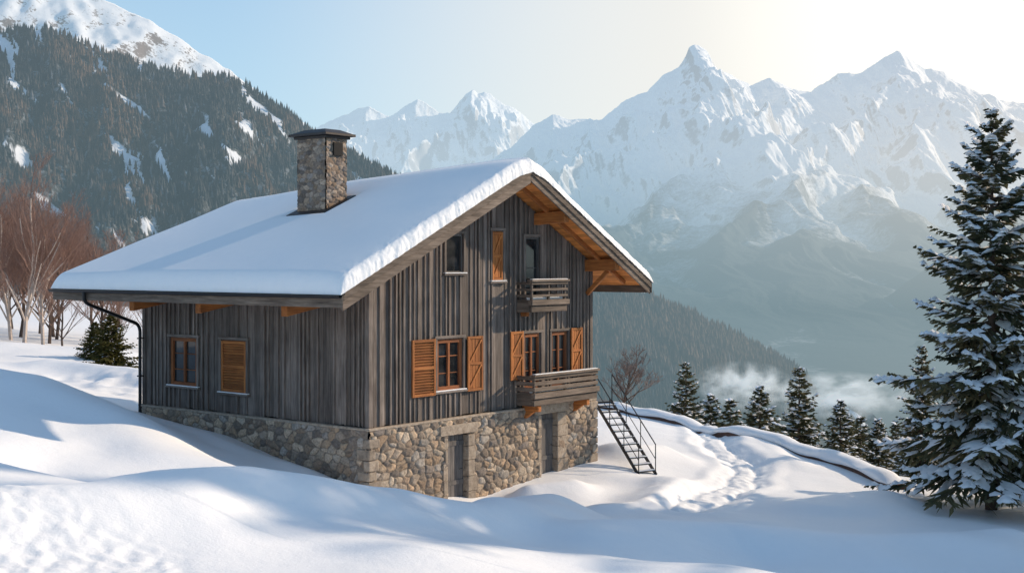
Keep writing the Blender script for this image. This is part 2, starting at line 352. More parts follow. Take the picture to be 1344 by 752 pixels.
foot=[(-3000,-300),(900,-290),(1100,-210),(1240,-140),(1350,-60),(1473,20),(1620,95),(1760,150),(2200,280),(3500,400)]
o,_=range_mesh('foothill',foot,4500,1500,1800,300,3200,260,120,80,91,mfoot,floor=-290,jag=10,scale=.6,power=1.1,fine=30)
summ=[(-3000,920),(-1608,800),(-1239,715),(-1128,690),(-1036,655),(-944,620),(-870,585),(-778,526),(-686,470),(-594,398),(-465,315),(-250,200),(300,0)]
o,_=range_mesh('snowy_summit',summ,3200,1500,1500,-2600,300,360,160,55,43,msum,jag=8,scale=.35,gain=.42)
hill=[(-2600,540),(-1120,410),(-775,350),(-706,352),(-660,336),(-625,320),(-567,303),(-510,287),(-463,279),(-429,282),(-383,256),(-337,225),(-302,201),(-256,172),(-187,138),(-83,89),(32,31),(148,-38),(500,-240)]
o,hd=range_mesh('forested_hill',hill,2000,1100,1200,-1900,500,420,200,88,57,mfor,jag=6,scale=.35,power=1.0,clr=5)
rid=[(-600,30),(24,2),(89,-22),(154,-40),(197,-58),(249,-82),(292,-103),(322,-124),(350,-165),(400,-240),(456,-290),(900,-300)]
o,rdg=range_mesh('valley_ridge',rid,1500,700,900,-500,900,280,130,30,71,mrid,jag=4,scale=.25,power=1.0,clr=6)
V=np.array([(-40000,700,-285),(40000,700,-285),(40000,60000,-285),(-40000,60000,-285)]); me=mesh_np('valley_floor',V,np.array([[0,1,2,3]])); me.materials.append(mfoot); o=link('valley_floor',me); o['kind']='structure'
# forest of conifers as masses
def conmat(name,k):
    m,nt=newmat(name); v=nd(nt,'ShaderNodeAttribute',attribute_name='var').outputs['Fac']
    pos=nd(nt,'ShaderNodeNewGeometry').outputs['Position']; n=noise(nt,pos,.006,4,.6)
    c=ramp(nt,v,[(0.,(.007,.013,.019)),(.5,(.018,.026,.031)),(.9,(.045,.045,.042)),(1.,(.13,.14,.16))])
    c2=ramp(nt,v,[(0.,(.055,.034,.024)),(1.,(.155,.095,.06))])
    c=mixc(nt,mapr(nt,n,.45,.57,0.,.9),c,c2)
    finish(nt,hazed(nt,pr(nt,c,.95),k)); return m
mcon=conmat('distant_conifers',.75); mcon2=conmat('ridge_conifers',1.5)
def forest(name,hd,n,x0,x1,y0,y1,h0,h1,seed,clear,label,mat):
    r=np.random.default_rng(seed); XX,YY,H=hd
    x=r.uniform(x0,x1,n); y=y0+(y1-y0)*r.random(n)**.8
    xi=np.clip(np.searchsorted(XX[0],x)-1,0,XX.shape[1]-2); yc=YY[:,0]
    yi=np.clip(np.searchsorted(-yc,-y)-1,0,len(yc)-2)
    fx=(x-XX[0][xi])/(XX[0][xi+1]-XX[0][xi]); fy=(y-yc[yi])/(yc[yi+1]-yc[yi])
    z=(H[yi,xi]*(1-fx)+H[yi,xi+1]*fx)*(1-fy)+(H[yi+1,xi]*(1-fx)+H[yi+1,xi+1]*fx)*fy
    cl=clearing(x,z,seed)+r.normal(0,.06,n); keep=cl<clear
    x,y,z=x[keep],y[keep],z[keep]; n=len(x)
    h=r.uniform(h0,h1,n)*r.choice([.7,1,1,1.15],n); wd=h*r.uniform(.17,.25,n); rot=r.uniform(0,6.28,n)
    tv=[];tf=[]
    for (zb,zt,rr) in ((.03,.62,1.),(.35,1.,.68)):
        b=len(tv)
        for k in range(5): tv.append((math.cos(k*1.2566)*rr,math.sin(k*1.2566)*rr,zb))
        tv.append((0,0,zt))
        for k in range(5): tf.append((b+k,b+(k+1)%5,b+5))
    tv=np.array(tv);tf=np.array(tf)
    ca,sa=np.cos(rot)[:,None],np.sin(rot)[:,None]
    jit=r.uniform(.75,1.2,(n,len(tv)))
    px=(tv[:,0]*ca-tv[:,1]*sa)*wd[:,None]*jit+x[:,None]; py=(tv[:,0]*sa+tv[:,1]*ca)*wd[:,None]*jit+y[:,None]; pz=tv[:,2]*h[:,None]+z[:,None]-.3
    V=np.stack([px,py,pz],-1).reshape(-1,3); F=(tf[None]+(np.arange(n)*len(tv))[:,None,None]).reshape(-1,3)
    me=mesh_np(name,V,F,False); fattr(me,'var',np.repeat(r.random(n),len(tv))); me.materials.append(mat)
    o=link(name,me); o['kind']='stuff'; o['label']=label; o['category']='forest'
forest('conifer_forest',hd,72000,-1150,330,960,2030,8,15,5,.29,'dense conifer forest covering a steep alpine hillside',mcon)
forest('valley_forest',rdg,26000,-60,560,900,1510,8,14,6,.9,'hazy conifer forest on a ridge above the valley',mcon2)
# ------------------------------------------------------------------ chalet
chalet=link('chalet',None); chalet.location=(HX,HY,HZ); chalet.rotation_euler=(0,0,ANG)
chalet['label']='weathered timber alpine chalet on a rubble stone base with snowy roof'; chalet['category']='house'
UP=(0,0,-HZ)
def Pt(name,mb,mats,parent=None,bevel=0,smooth=False,label=None,split=False):
    par=parent or chalet; loc=UP if par is chalet else (0,0,0)
    if split:
        for p in mb.pieces(): o=p.obj(name,mats,par,loc,bevel,smooth)
        return o
    o=mb.obj(name,mats,par,loc,bevel,smooth)
    if label:o['label']=label
    return o
L_,W_=10.06,10.43; TRG=5.45
def rtop(t,s):
    t=np.asarray(t,float); w=(np.asarray(s,float)+1.3)/12.8; zr=2.86-.8*w
    return np.where(t<TRG,zr+(-.75-zr)*((TRG-t)/7.75),zr+(-.62-zr)*((t-TRG)/6.55))
def rt(t,s): return float(rtop(t,s))
gab=lambda a,o,z:(a,-o,z)
sid=lambda a,o,z:(-o,a,z)
ZB=-4.46
gable_open=[(2.72,3.88,-3.68,-2.2),(6.78,7.66,-3.95,-2.2),(8.2,9.1,-3.95,-2.2),(3.12,3.9,-.27,.86),(5.22,5.76,-.52,.98),(6.86,7.6,-1.1,.82)]
side_open=[(7.36,8.72,-3.78,-2.3),(5.05,6.22,-3.85,-2.3)]
def plankwall(name,fn,length,opens,ztop,seed,mat):
    r=random.Random(seed); mb=MB(fn)
    b=[0.]
    while b[-1]<length: b.append(b[-1]+r.uniform(.15,.27))
    b[-1]=length
    ed=[x for o in opens for x in o[:2]]+[TRG]
    for e in ed:
        if not(0<e<length): continue
        j=min(range(1,len(b)-1),key=lambda i:abs(b[i]-e)); b[j]=e
    b=sorted(set(b))
    for a0,a1 in zip(b[:-1],b[1:]):
        if a1-a0<.03: continue
        mid=(a0+a1)/2; o0=r.uniform(-.014,.016); v=r.random()
        cuts=sorted([(o[2],o[3]) for o in opens if o[0]-.01<=mid<=o[1]+.01])
        z=ZB+r.uniform(-.05,.02); segs=[]
        for c0,c1 in cuts: segs.append((z,c0)); z=c1
        segs.append((z,None))
        for z0,z1 in segs:
            ta=z1 if z1 is not None else ztop(a0); tb=z1 if z1 is not None else ztop(a1)
            g=.005
            c=[(a0+g,o0,z0),(a1-g,o0,z0),(a1-g,-.14,z0),(a0+g,-.14,z0),(a0+g,o0,ta),(a1-g,o0,tb),(a1-g,-.14,tb),(a0+g,-.14,ta)]
            mb.hexa(c,0,v)
        if r.random()<.75 and a0>.05:
            bw=r.uniform(.022,.034); vv=r.uniform(.3,1)
            cuts=sorted([(o[2]-.09,o[3]+.09) for o in opens if o[0]-.12<=a0<=o[1]+.12])
            z=ZB+.0; segs=[]
            for c0,c1 in cuts: segs.append((z,c0)); z=c1
            segs.append((z,ztop(a0)-.02))
            for z0,z1 in segs: mb.box(a0-bw,a0+bw,.004,.048+r.uniform(0,.015),z0,z1,0,vv)
    return Pt(name,mb,[mat])
plankwall('timber_wall',gab,W_,gable_open,lambda a:rt(a,0)-.13,3,grey_z)
plankwall('timber_wall',sid,L_,side_open,lambda a:rt(0,a)-.13,4,grey_z)
mb=MB()
mb.hexa([(W_-.15,.14,-7.6),(W_,.14,-7.6),(W_,L_,-7.6),(W_-.15,L_,-7.6),(W_-.15,.14,rt(W_-.15,0)-.13),(W_,.14,rt(W_,0)-.13),(W_,L_,rt(W_,L_)-.13),(W_-.15,L_,rt(W_-.15,L_)-.13)])
mb.poly([(0,L_,-7.6),(W_-.15,L_,-7.6),(W_-.15,L_,rt(W_-.15,L_)-.14),(TRG,L_,rt(TRG,L_)-.14),(0,L_,rt(0,L_)-.14),(0,L_-.12,-7.6),(W_-.15,L_-.12,-7.6),(W_-.15,L_-.12,rt(W_-.15,L_)-.14),(TRG,L_-.12,rt(TRG,L_)-.14),(0,L_-.12,rt(0,L_)-.14)],
 [(0,1,2,3,4),(9,8,7,6,5),(0,5,6,1),(1,6,7,2),(2,7,8,3),(3,8,9,4),(4,9,5,0)])
Pt('timber_wall',mb,[grey_z],split=True)
mb=MB()
mb.box(.6,W_-.5,.6,L_-.6,-7.5,-1.0); mb.box(2.8,8.2,.6,L_-.6,-.98,1.0)
Pt('interior',mb,[darkroom],split=True)
mb=MB()
mb.box(-.065,.11,-.065,.11,ZB-.02,rt(0,0)-.15,0,.75); mb.box(W_-.1,W_+.06,-.06,.0,ZB-.02,rt(W_,0)-.16,0,.3); mb.box(-.06,.0,L_-.1,L_+.06,ZB-.02,rt(0,L_)-.16,0,.3)
Pt('corner_post',mb,[grey_z],bevel=.01,split=True)
mb=MB(); mb.box(-.17,W_+.14,-.17,.0,ZB-.09,ZB-.02,0,.95); mb.box(-.17,.0,.002,L_+.12,ZB-.09,ZB-.02,0,.9)
Pt('ledge',mb,[quoin],bevel=.015,split=True)
# stone panels
PAL=np.array([(.39,.305,.22),(.30,.25,.20),(.46,.375,.285),(.22,.18,.145),(.35,.26,.18),(.31,.285,.255),(.42,.36,.29),(.27,.205,.15),(.19,.165,.145)])
def panel(fn,a0,a1,z0,z1,cw,ch,res,depth,seed,opens=()):
    na=int((a1-a0)/res)+1; nz=int((z1-z0)/res)+1
    A,Z=np.meshgrid(np.linspace(a0,a1,na),np.linspace(z0,z1,nz))
    wx=A+.05*pnoise(A/.25,Z/.25,seed+70); wz=Z+.04*pnoise(A/.25+9,Z/.25,seed+71)
    u=wx/cw; v=wz/ch; iu=np.floor(u); iv=np.floor(v)
    F1=np.full(A.shape,9.);F2=np.full(A.shape,9.);ID=np.zeros(A.shape)
    for dj in (-1,0,1):
        for di in (-2,-1,0,1,2):
            ci=iu+di; cj=iv+dj
            sx=ci+.25+(_hash(ci,cj,seed)-.5)*.85+(cj%2)*.5; sz=cj+.5+(_hash(ci,cj,seed+1)-.5)*.75
            d=np.sqrt(((u-sx)*1.)**2+((v-sz)*.95)**2)*(1+.65*(_hash(ci,cj,seed+5)-.5))
            idv=_hash(ci,cj,seed+2); closer=d<F1
            F2=np.where(closer,F1,np.minimum(F2,d)); ID=np.where(closer,idv,ID); F1=np.where(closer,d,F1)
    e=F2-F1; s=np.sqrt(np.clip(e/.42,0,1)); hh=depth*(s*(.5+.6*((ID*7.13)%1))+.12*fbm(A/.07,Z/.07,2,seed+8))
    idx=(ID*len(PAL)).astype(int)%len(PAL); col=PAL[idx]*(.75+.5*((ID*31.7)%1))[...,None]
    mk=sstep(.03,.12,e)[...,None]; col=col*mk+np.array([.215,.18,.145])*(1-mk)
    V=np.stack([A,hh,Z],-1).reshape(-1,3); F=grid_faces(nz,na)
    if opens:
        cx=A.ravel()[F].mean(1); cz=Z.ravel()[F].mean(1); k=np.ones(len(F),bool)
        for o in opens: k&=~((cx>o[0])&(cx<o[1])&(cz>o[2])&(cz<o[3]))
        F=F[k]
    P=np.stack(fn(V[:,0],V[:,1],V[:,2]),-1)
    return P,F,col.reshape(-1,3)
def stoneobj(name,panels,parent,flip=()):
    Vs=[];Fs=[];Cs=[];b=0
    for i,(V,F,Cc) in enumerate(panels):
        if i in flip: F=F[:,::-1]
        Vs.append(V);Fs.append(F+b);Cs.append(Cc);b+=len(V)
    me=mesh_np(name,np.concatenate(Vs),np.concatenate(Fs)); cattr(me,'col',np.concatenate(Cs)); me.materials.append(stone)
    return link(name,me,parent,UP)
D1=(3.05,3.95,-8,-4.98); D2=(7.5,8.35,-8,-4.75)
g2=lambda a,o,z:(a,-.11-o,z); s2=lambda a,o,z:(-.11-o,a,z)
stoneobj('stone_base',[panel(g2,-.11,W_+.1,-8.2,ZB-.08,.31,.205,.020,.08,5,[D1,D2])],chalet)
stoneobj('stone_base',[panel(s2,-.11,L_+.1,-8.2,ZB-.08,.31,.205,.020,.08,15)],chalet,flip=(0,))
mb=MB(); mb.box(W_+.0,W_+.11,-.11,L_,-8.2,ZB-.09,0,.4); Pt('stone_base',mb,[quoin])
mb=MB(); z=-8.1;k=0; r=random.Random(3)
while z<ZB-.35:
    h=r.uniform(.22,.32); h=min(h,ZB-.1-z); la,lb=(.45,.26) if k%2 else (.26,.45)
    la+=r.uniform(-.06,.08); lb+=r.uniform(-.06,.08); p=.195+r.uniform(-.01,.012)
    mb.box(-p,la-p,-p,lb-p,z+.008,z+h-.012); z+=h;k+=1
z=-8.1;k=0
while z<ZB-.35:
    h=r.uniform(.22,.32); h=min(h,ZB-.1-z); la=.45 if k%2 else .28
    mb.box(W_+.16-la,W_+.17,-.195,.1,z+.008,z+h-.012); z+=h;k+=1
Pt('cornerstone',mb,[quoin],bevel=.035,split=True)
def basement_door(a0,a1,zt,wj,seed):
    r=random.Random(seed); dm=MB(gab)
    k=a0
    while k<a1-.05:
        k2=min(k+.17,a1); dm.box(k+.004,k2-.004,-.06,-.02,-7.6,zt,0,r.uniform(.4,1)); k=k2
    dm.box(a0,a1,-.02,.005,zt-.35,zt-.22,0,.5); dm.box(a0,a1,-.02,.005,zt-1.5,zt-1.37,0,.5)
    d=Pt('door',dm,[doorwood])
    f=MB(gab); z=-7.9
    while z<zt-.1:
        h=min(r.uniform(.3,.5),zt-z); j=r.uniform(-.04,.05)
        f.box(a0-.16+j,a0,-.1,.19,z+.006,z+h-.006); j=r.uniform(-.05,.08)
        f.box(a1,a1+wj+j,-.1,.19,z+.006,z+h-.006); z+=h
    f.box(a0-.34,a1+wj+.08,-.1,.205,zt,zt+.29)
    Pt('door_frame',f,[quoin],parent=d,bevel=.02)
    f=MB(gab); f.tube([(a1-.13,.0,zt-1.05),(a1-.13,.05,zt-1.05),(a1-.25,.05,zt-1.05)],.014,6); Pt('handle',f,[metal],parent=d)
basement_door(3.05,3.95,-4.98,.34,1); basement_door(7.5,8.35,-4.75,.5,2)
# ---------------- windows
def shutter(fn,a0,a1,z0,z1,parent,o0,style,mx):
    m=MB(fn); t=.05; fr=.08
    m.box(a0,a0+fr,o0,o0+t,z0,z1,0);m.box(a1-fr,a1,o0,o0+t,z0,z1,0)
    for zz in (z0,z1-fr,(z0+z1)/2-fr/2): m.box(a0+fr,a1-fr,o0,o0+t-.004,zz,zz+fr,1)
    if style=='louver':
        z=z0+fr
        while z<z1-fr-.03:
            m.hexa([(a0+fr,o0+.002,z),(a1-fr,o0+.002,z),(a1-fr,o0+.010,z-.0),(a0+fr,o0+.010,z-.0),(a0+fr,o0+.034,z+.055),(a1-fr,o0+.034,z+.055),(a1-fr,o0+.044,z+.045),(a0+fr,o0+.044,z+.045)],1,random.random()*.6); z+=.08
        m.box(a0+fr,a1-fr,o0-.012,o0-.006,z0+fr,z1-fr,1,.0)
    else:
        n=max(2,int((a1-a0-2*fr)/.11)); ww=(a1-a0-2*fr)/n
        for k in range(n): m.box(a0+fr+k*ww+.004,a0+fr+(k+1)*ww-.004,o0+.002,o0+.022,z0+fr,z1-fr,0)
        zc=(z0+z1)/2
        m.beam((a0+fr,o0+.037,z0+fr+.03),(a1-fr,o0+.037,zc-fr/2),.06,.03,0,.7,up=(0,1,0))
        m.beam((a0+fr,o0+.037,zc+fr/2),(a1-fr,o0+.037,z1-fr-.03),.06,.03,0,.7,up=(0,1,0))
    return Pt('shutter',m,[org_z,mx],parent=parent,bevel=.006)
def window(fn,a0,a1,z0,z1,hx,gx,ox,nv=1,nh=2,sill=True,trim=True,name='window',fz=None):
    m=MB(fn); w=.085
    if trim:
        m.box(a0-w,a0+.01,-.13,.065,z0-.02,z1+.02,0); m.box(a1-.01,a1+w,-.13,.065,z0-.02,z1+.02,0)
        m.box(a0-w-.02,a1+w+.02,-.13,.075,z1+.02,z1+.02+w,1)
    win=Pt(name,m,[gx,hx],bevel=.008)
    f=MB(fn); i=.11 if fz is None else .05; b0=a0+.012;b1=a1-.012
    f.box(b0,b0+i,-.1,-.0,z0,z1,0);f.box(b1-i,b1,-.1,-.0,z0,z1,0);f.box(b0+i,b1-i,-.1,-.002,z0,z0+i,1);f.box(b0+i,b1-i,-.1,-.002,z1-i,z1,1)
    for k in range(nv):
        c=b0+(b1-b0)*(k+1)/(nv+1); f.box(c-.045,c+.045,-.095,-.008,z0+i,z1-i,0)
    for k in range(nh):
        c=z0+(z1-z0)*(k+1)/(nh+1); f.box(b0+i,b1-i,-.09,-.045,c-.016,c+.016,1)
    Pt('frame',f,[fz or frm_z,ox],parent=win,bevel=.005)
    p=MB(fn); p.box(b0,b1,-.085,-.07,z0+.01,z1-.01); Pt('pane',p,[glass],parent=win)
    if sill:
        s=MB(fn); s.box(a0-w-.05,a1+w+.05,-.1,.12,z0-.08,z0-.021); Pt('sill',s,[hx],parent=win,bevel=.01)
        s=MB(fn); s.box(a0-w-.02,a1+w+.02,.0,.115,z0-.02,z0+.012); Pt('snow',s,[snow],parent=win,bevel=.012)
    return win
wn=window(gab,2.72,3.88,-3.68,-2.2,grey_x,grey_z,frm_x)
shutter(gab,1.62,2.60,-3.78,-2.16,wn,.07,'louver',org_x); shutter(gab,4.02,4.72,-3.78,-2.16,wn,.07,'plank',org_x)
wn=window(gab,6.78,7.66,-3.95,-2.2,grey_x,grey_z,frm_x,sill=False)
shutter(gab,6.05,6.68,-3.6,-2.1,wn,.07,'plank',org_x)
wn=window(gab,8.2,9.1,-3.95,-2.2,grey_x,grey_z,frm_x,sill=False)
shutter(gab,9.2,9.82,-3.6,-2.1,wn,.07,'plank',org_x)
window(gab,3.12,3.9,-.27,.86,grey_x,grey_z,doorwood,nv=0,nh=0,fz=doorwood)
wn=window(gab,5.22,5.76,-.52,.98,grey_x,grey_z,frm_x,nv=0,nh=0)
shutter(gab,5.24,5.74,-.5,.96,wn,.0,'plank',org_x)
window(gab,6.86,7.6,-1.1,.82,grey_x,grey_z,doorwood,nv=0,nh=1,sill=False,name='balcony_door',fz=doorwood)
window(sid,7.36,8.72,-3.78,-2.3,grey_y,grey_z,frm_y)
wn=window(sid,5.05,6.22,-3.85,-2.3,grey_y,grey_z,frm_y)
shutter(sid,5.07,6.20,-3.83,-2.32,wn,.0,'louver',org_y)
# ---------------- balconies
def balcony(a0,a1,p,zb,zf,zr,nr,seed,small=False):
    r=random.Random(seed); m=MB(gab)
    k=a0
    while k<a1-.02:
        k2=min(k+.2,a1); m.box(k+.004,k2-.004,.07,p-.05,zf-.06,zf-.005,1,r.random()); k=k2
    base=Pt('balcony',m,[grey_x,grey_y],bevel=.008)
    f=MB(gab)
    f.box(a0-.02,a1+.02,p-.05,p+.04,zb,zb+(zf-zb)*.52,0,.2); f.box(a0-.07,a1+.07,p-.06,p+.11,zb+(zf-zb)*.56,zf+.0,0,.85)
    f.box(a0-.02,a0+.05,.06,p-.06,zb,zf-.0,1,.4); f.box(a1-.05,a1+.02,.06,p-.06,zb,zf-.0,1,.4)
    Pt('fascia',f,[brn_x,brn_y],parent=base,bevel=.015)
    f=MB(gab)
    n=max(2,int((a1-a0)/1.2)); 
    for i in range(n+1):
        c=a0+.05+(a1-a0-.1)*i/n; f.box(c-.04,c+.04,p-.05,p+.02,zf,zr-.02,2,.3)
    hb=.035 if small else .058
    for i in range(nr):
        zc=zf+(zr-zf)*(i+.66)/nr; v=r.uniform(.1,.7); f.box(a0-.03,a1+.04,p+.021,p+.06,zc-hb-.01,zc+hb,0,v)
        f.box(a0-.028,a0+.015,.07,p+.02,zc-hb-.01,zc+hb,1,v); f.box(a1-.015,a1+.028,.07,p+.02,zc-hb-.01,zc+hb,1,v)
    f.box(a0-.08,a1+.08,p-.08,p+.12,zr-.02,zr+.045,0,1.)
    Pt('railing',f,[brn_x,brn_y,grey_z],parent=base,bevel=.01)
    f=MB(gab); f.box(a0+.0,a1-.0,p-.05,p+.09,zr+.045,zr+.07); f.box(a0+.03,a1-.06,p-.2,p-.07,zf,zf+.09)
    Pt('snow',f,[snow],parent=base,bevel=.022,split=True)
    if small:
        f=MB(gab); c=a0+.25; f.beam((c,.06,zb-.07),(c,p-.3,zb-.07),.13,.13,0,.2); Pt('bracket',f,[org_y],parent=base,bevel=.02)
        return
    for c in (a0+.35,a1-.4):
        f=MB(gab); f.beam((c,.06,zb-.1),(c,p-.02,zb-.1),.16,.2,0,.7); 
        f.hexa([(c-.07,.06,zb-.45),(c+.07,.06,zb-.45),(c+.07,.2,zb-.42),(c-.07,.2,zb-.42),(c-.07,.06,zb-.2),(c+.07,.06,zb-.2),(c+.07,p-.2,zb-.2),(c-.07,p-.2,zb-.2)],0,.5)
        Pt('bracket',f,[org_y],parent=base,bevel=.02)
balcony(6.39,9.72,.72,-4.38,-3.98,-3.46,3,1)
balcony(6.39,8.2,.62,-1.50,-1.12,-.54,3,2,small=True)
# ---------------- roof
S0,S1=-1.3,11.5; T0,T1=-2.3,12.0
mb=MB()
def slab(t0,t1,s0,s1,dz0,dz1,mat,var=None,m=None):
    (m or mb).hexa([(t0,s0,rt(t0,s0)-dz0),(t1,s0,rt(t1,s0)-dz0),(t1,s1,rt(t1,s1)-dz0),(t0,s1,rt(t0,s1)-dz0),(t0,s0,rt(t0,s0)-dz1),(t1,s0,rt(t1,s0)-dz1),(t1,s1,rt(t1,s1)-dz1),(t0,s1,rt(t0,s1)-dz1)],mat,var)
slab(T0,TRG-.001,S0,S1,.06,.0,1,.4); slab(TRG+.001,T1,S0,S1,.06,.0,1,.4)
k=T0
while k<T1-.02:
    k2=k+.16
    if k<TRG<k2: k2=TRG
    k2=min(k2,T1)
    slab(k+.003,k2-.003,S0+.02,S1-.02,.115,.061,0,random.random()); k=k2
roof=Pt('roof',mb,[soff,grey_y])
mb=MB()
for (t0,t1) in ((T0,TRG-.002),(TRG+.002,T1)):
    for (s0,s1,d0,d1,v) in ((S0-.06,S0-.001,.46 if t0<TRG else .40,.02,.75),(S0-.10,S0-.061,.20,-.02,.35),(S1,S1+.05,.38,.02,.5)):
        sr=S0 if s0<0 else S1
        mb.hexa([(t0,s0,rt(t0,sr)-d0),(t1,s0,rt(t1,sr)-d0),(t1,s1,rt(t1,sr)-d0),(t0,s1,rt(t0,sr)-d0),
                 (t0,s0,rt(t0,sr)-d1),(t1,s0,rt(t1,sr)-d1),(t1,s1,rt(t1,sr)-d1),(t0,s1,rt(t0,sr)-d1)],0,v)
Pt('barge_board',mb,[brn_x],parent=roof,bevel=.01,split=True)
mb=MB(); mb.box(T0-.04,T0-.001,S0-.1,S1+.05,-1.12,-.79,0,.5); mb.box(T1+.001,T1+.04,S0-.1,S1+.05,-.98,-.66,0,.4)
Pt('fascia',mb,[brn_y],parent=roof,bevel=.01,split=True)
for t,dz,w,h in ((.62,.14,.22,.24),(TRG,.18,.26,.34),(7.4,.14,.24,.36),(10.2,.14,.26,.38),(2.9,.14,.2,.2)):
    mb=MB(); zt=min(rt(t-w/2,S0),rt(t+w/2,S0))-.118; zt2=min(rt(t-w/2,.3),rt(t+w/2,.3))-.118
    mb.hexa([(t-w/2,S0+.06,zt-h),(t+w/2,S0+.06,zt-h),(t+w/2,.02,zt2-h),(t-w/2,.02,zt2-h),(t-w/2,S0+.06,zt),(t+w/2,S0+.06,zt),(t+w/2,.02,zt2),(t-w/2,.02,zt2)],0,.6)
    Pt('purlin',mb,[org_y],parent=roof,bevel=.02)
    if t>8:
        mb=MB(); mb.beam((t,-.02,zt2-h-.75),(t,S0+.45,zt-h-.03),.12,.14,0,.5); Pt('brace',mb,[org_y],parent=roof,bevel=.01)
mb=MB(); mb.beam((TRG-1.6,-.55,rt(TRG-1.6,-.5)-.22),(TRG-.1,-.55,rt(TRG,-.5)-.22),.12,.16,0,.4); mb.beam((TRG+.1,-.55,rt(TRG,-.5)-.22),(W_+1.2,-.55,rt(W_+1.2,-.5)-.22),.1,.14,0,.4)
Pt('rafter',mb,[org_x],parent=roof,bevel=.01,split=True)
for s in (1.35,5.0,8.15):
    mb=MB(); mb.hexa([(-1.85,s-.12,-1.42),(.0,s-.12,-1.10),(.0,s+.12,-1.10),(-1.85,s+.12,-1.42),(-1.85,s-.12,-1.12),(.0,s-.12,-.66),(.0,s+.12,-.66),(-1.85,s+.12,-1.12)],0,.4)
    Pt('rafter',mb,[org_x],parent=roof,bevel=.02)
# gutter & downpipe
mb=MB(); gx=T0-.12; n=8; vs=[];fs=[]
for y in (S0-.1,S1+.06):
    for k in range(n+1):
        a=pi+pi*k/n; vs.append((gx+.085*math.cos(a),y,-.80+.085*math.sin(a)))
    for k in range(n,-1,-1):
        a=pi+pi*k/n; vs.append((gx+.07*math.cos(a),y,-.80+.07*math.sin(a)))
q=2*(n+1)
for k in range(q): k2=(k+1)%q; fs.append((k,k2,q+k2,q+k))
fs.append(tuple(range(q))); fs.append(tuple(range(q,2*q)))
mb.poly(vs,fs)
mb.box(T0-.06,T0+.04,S0-.11,S1+.06,-.80,-.70)
Pt('gutter',mb,[metal],parent=roof)
def arc(pts,k=5):
    P=[Vector(p) for p in pts]; out=[P[0]]
    for i in range(1,len(P)-1):
        a=P[i].lerp(P[i-1],min(.5,.25/(P[i]-P[i-1]).length)); b=P[i].lerp(P[i+1],min(.5,.25/(P[i]-P[i+1]).length))
        for j in range(k+1):
            u=j/k; out.append(a*(1-u)**2+P[i]*2*u*(1-u)+b*u*u)
    return out+[P[-1]]
mb=MB(); mb.tube(arc([(gx,9.75,-.85),(gx,9.75,-1.18),(-.16,L_+.02,-1.95),(-.16,L_+.02,-5.3)]),.055,10)
for z in (-2.4,-3.6): mb.box(-.23,-.03,L_-.05,L_+.09,z,z+.04)
Pt('downpipe',mb,[metal],smooth=False)
# roof snow
nt_,ns_=470,290
def edgepts(a,b,n,ex):
    u=np.linspace(0,1,n); base=a+(b-a)*u
    return np.unique(np.concatenate([base,a+ex,b-ex]))
ta=edgepts(T0-.12,T1+.10,nt_,np.array([0,.006,.012,.03,.055,.09,.13,.18])); sa=edgepts(S0-.13,S1+.06,ns_,np.concatenate([np.array([0,.004,.01]),np.arange(.02,.34,.016)]))
TT,SS=np.meshgrid(ta,sa)
zb=rtop(np.clip(TT,T0-.1,T1+.1),SS)
dr=np.abs(TT-TRG); zb=zb-.14*np.exp(-(dr/.45)**2)
dl=TT-(T0-.12); dR=(T1+.10)-TT; df=SS-(S0-.13); db=(S1+.06)-SS
def rnd_(d,r):
    x=np.clip(d/r,0,1); return np.sqrt(1-(1-x)**2)
wt=TT+.21*pnoise(TT/.37+3.3,SS/.41,95)
crumb=.038*fbm(wt/.19,SS/.14,4,81,.72)+.05*fbm(TT/1.13,SS/.9,3,82)
frontr=.19+.06*fbm(wt/.6,TT*0+2,2,97)
prof=rnd_(dl,.30)*rnd_(dR,.25)*rnd_(df,frontr)*rnd_(db,.3)
H=.50+.022*fbm(TT/3.3,SS/4.3,2,83)
H=H*(1-.2*sstep(6,11,SS))*(1-.28*sstep(TRG+.2,TRG+2,TT))*(1-.20*np.exp(-df/.55))
nearf=np.exp(-df/.20)+.35*np.exp(-dl/.25)
H=H+crumb*nearf
cd=np.maximum(np.abs(TT-2.72)-.55,np.abs(SS-4.75)-.72); H=H*(1-.6*np.exp(-(np.maximum(cd,0)/.16)**2))
Zs=zb+.01+np.maximum(H,.05)*prof
rimoff=.035*fbm(wt/.27,SS*0+3,4,87,.65)+.018*fbm(TT/.12,Zs/.12,2,99)
SSo=SS+np.where(df<.3,rimoff*(1-df/.3),0); TTo=TT+np.where(dl<.3,.04*fbm(SS/.5,TT*0,3,88)*(1-dl/.3),0)
V=np.stack([TTo,SSo,Zs],-1).reshape(-1,3); F=grid_faces(*TT.shape)
me=mesh_np('snow',V,F); me.materials.append(snowroof); rs=link('snow',me,roof,(0,0,0)); rs['label']='thick smooth snow blanket with crumbly edges'
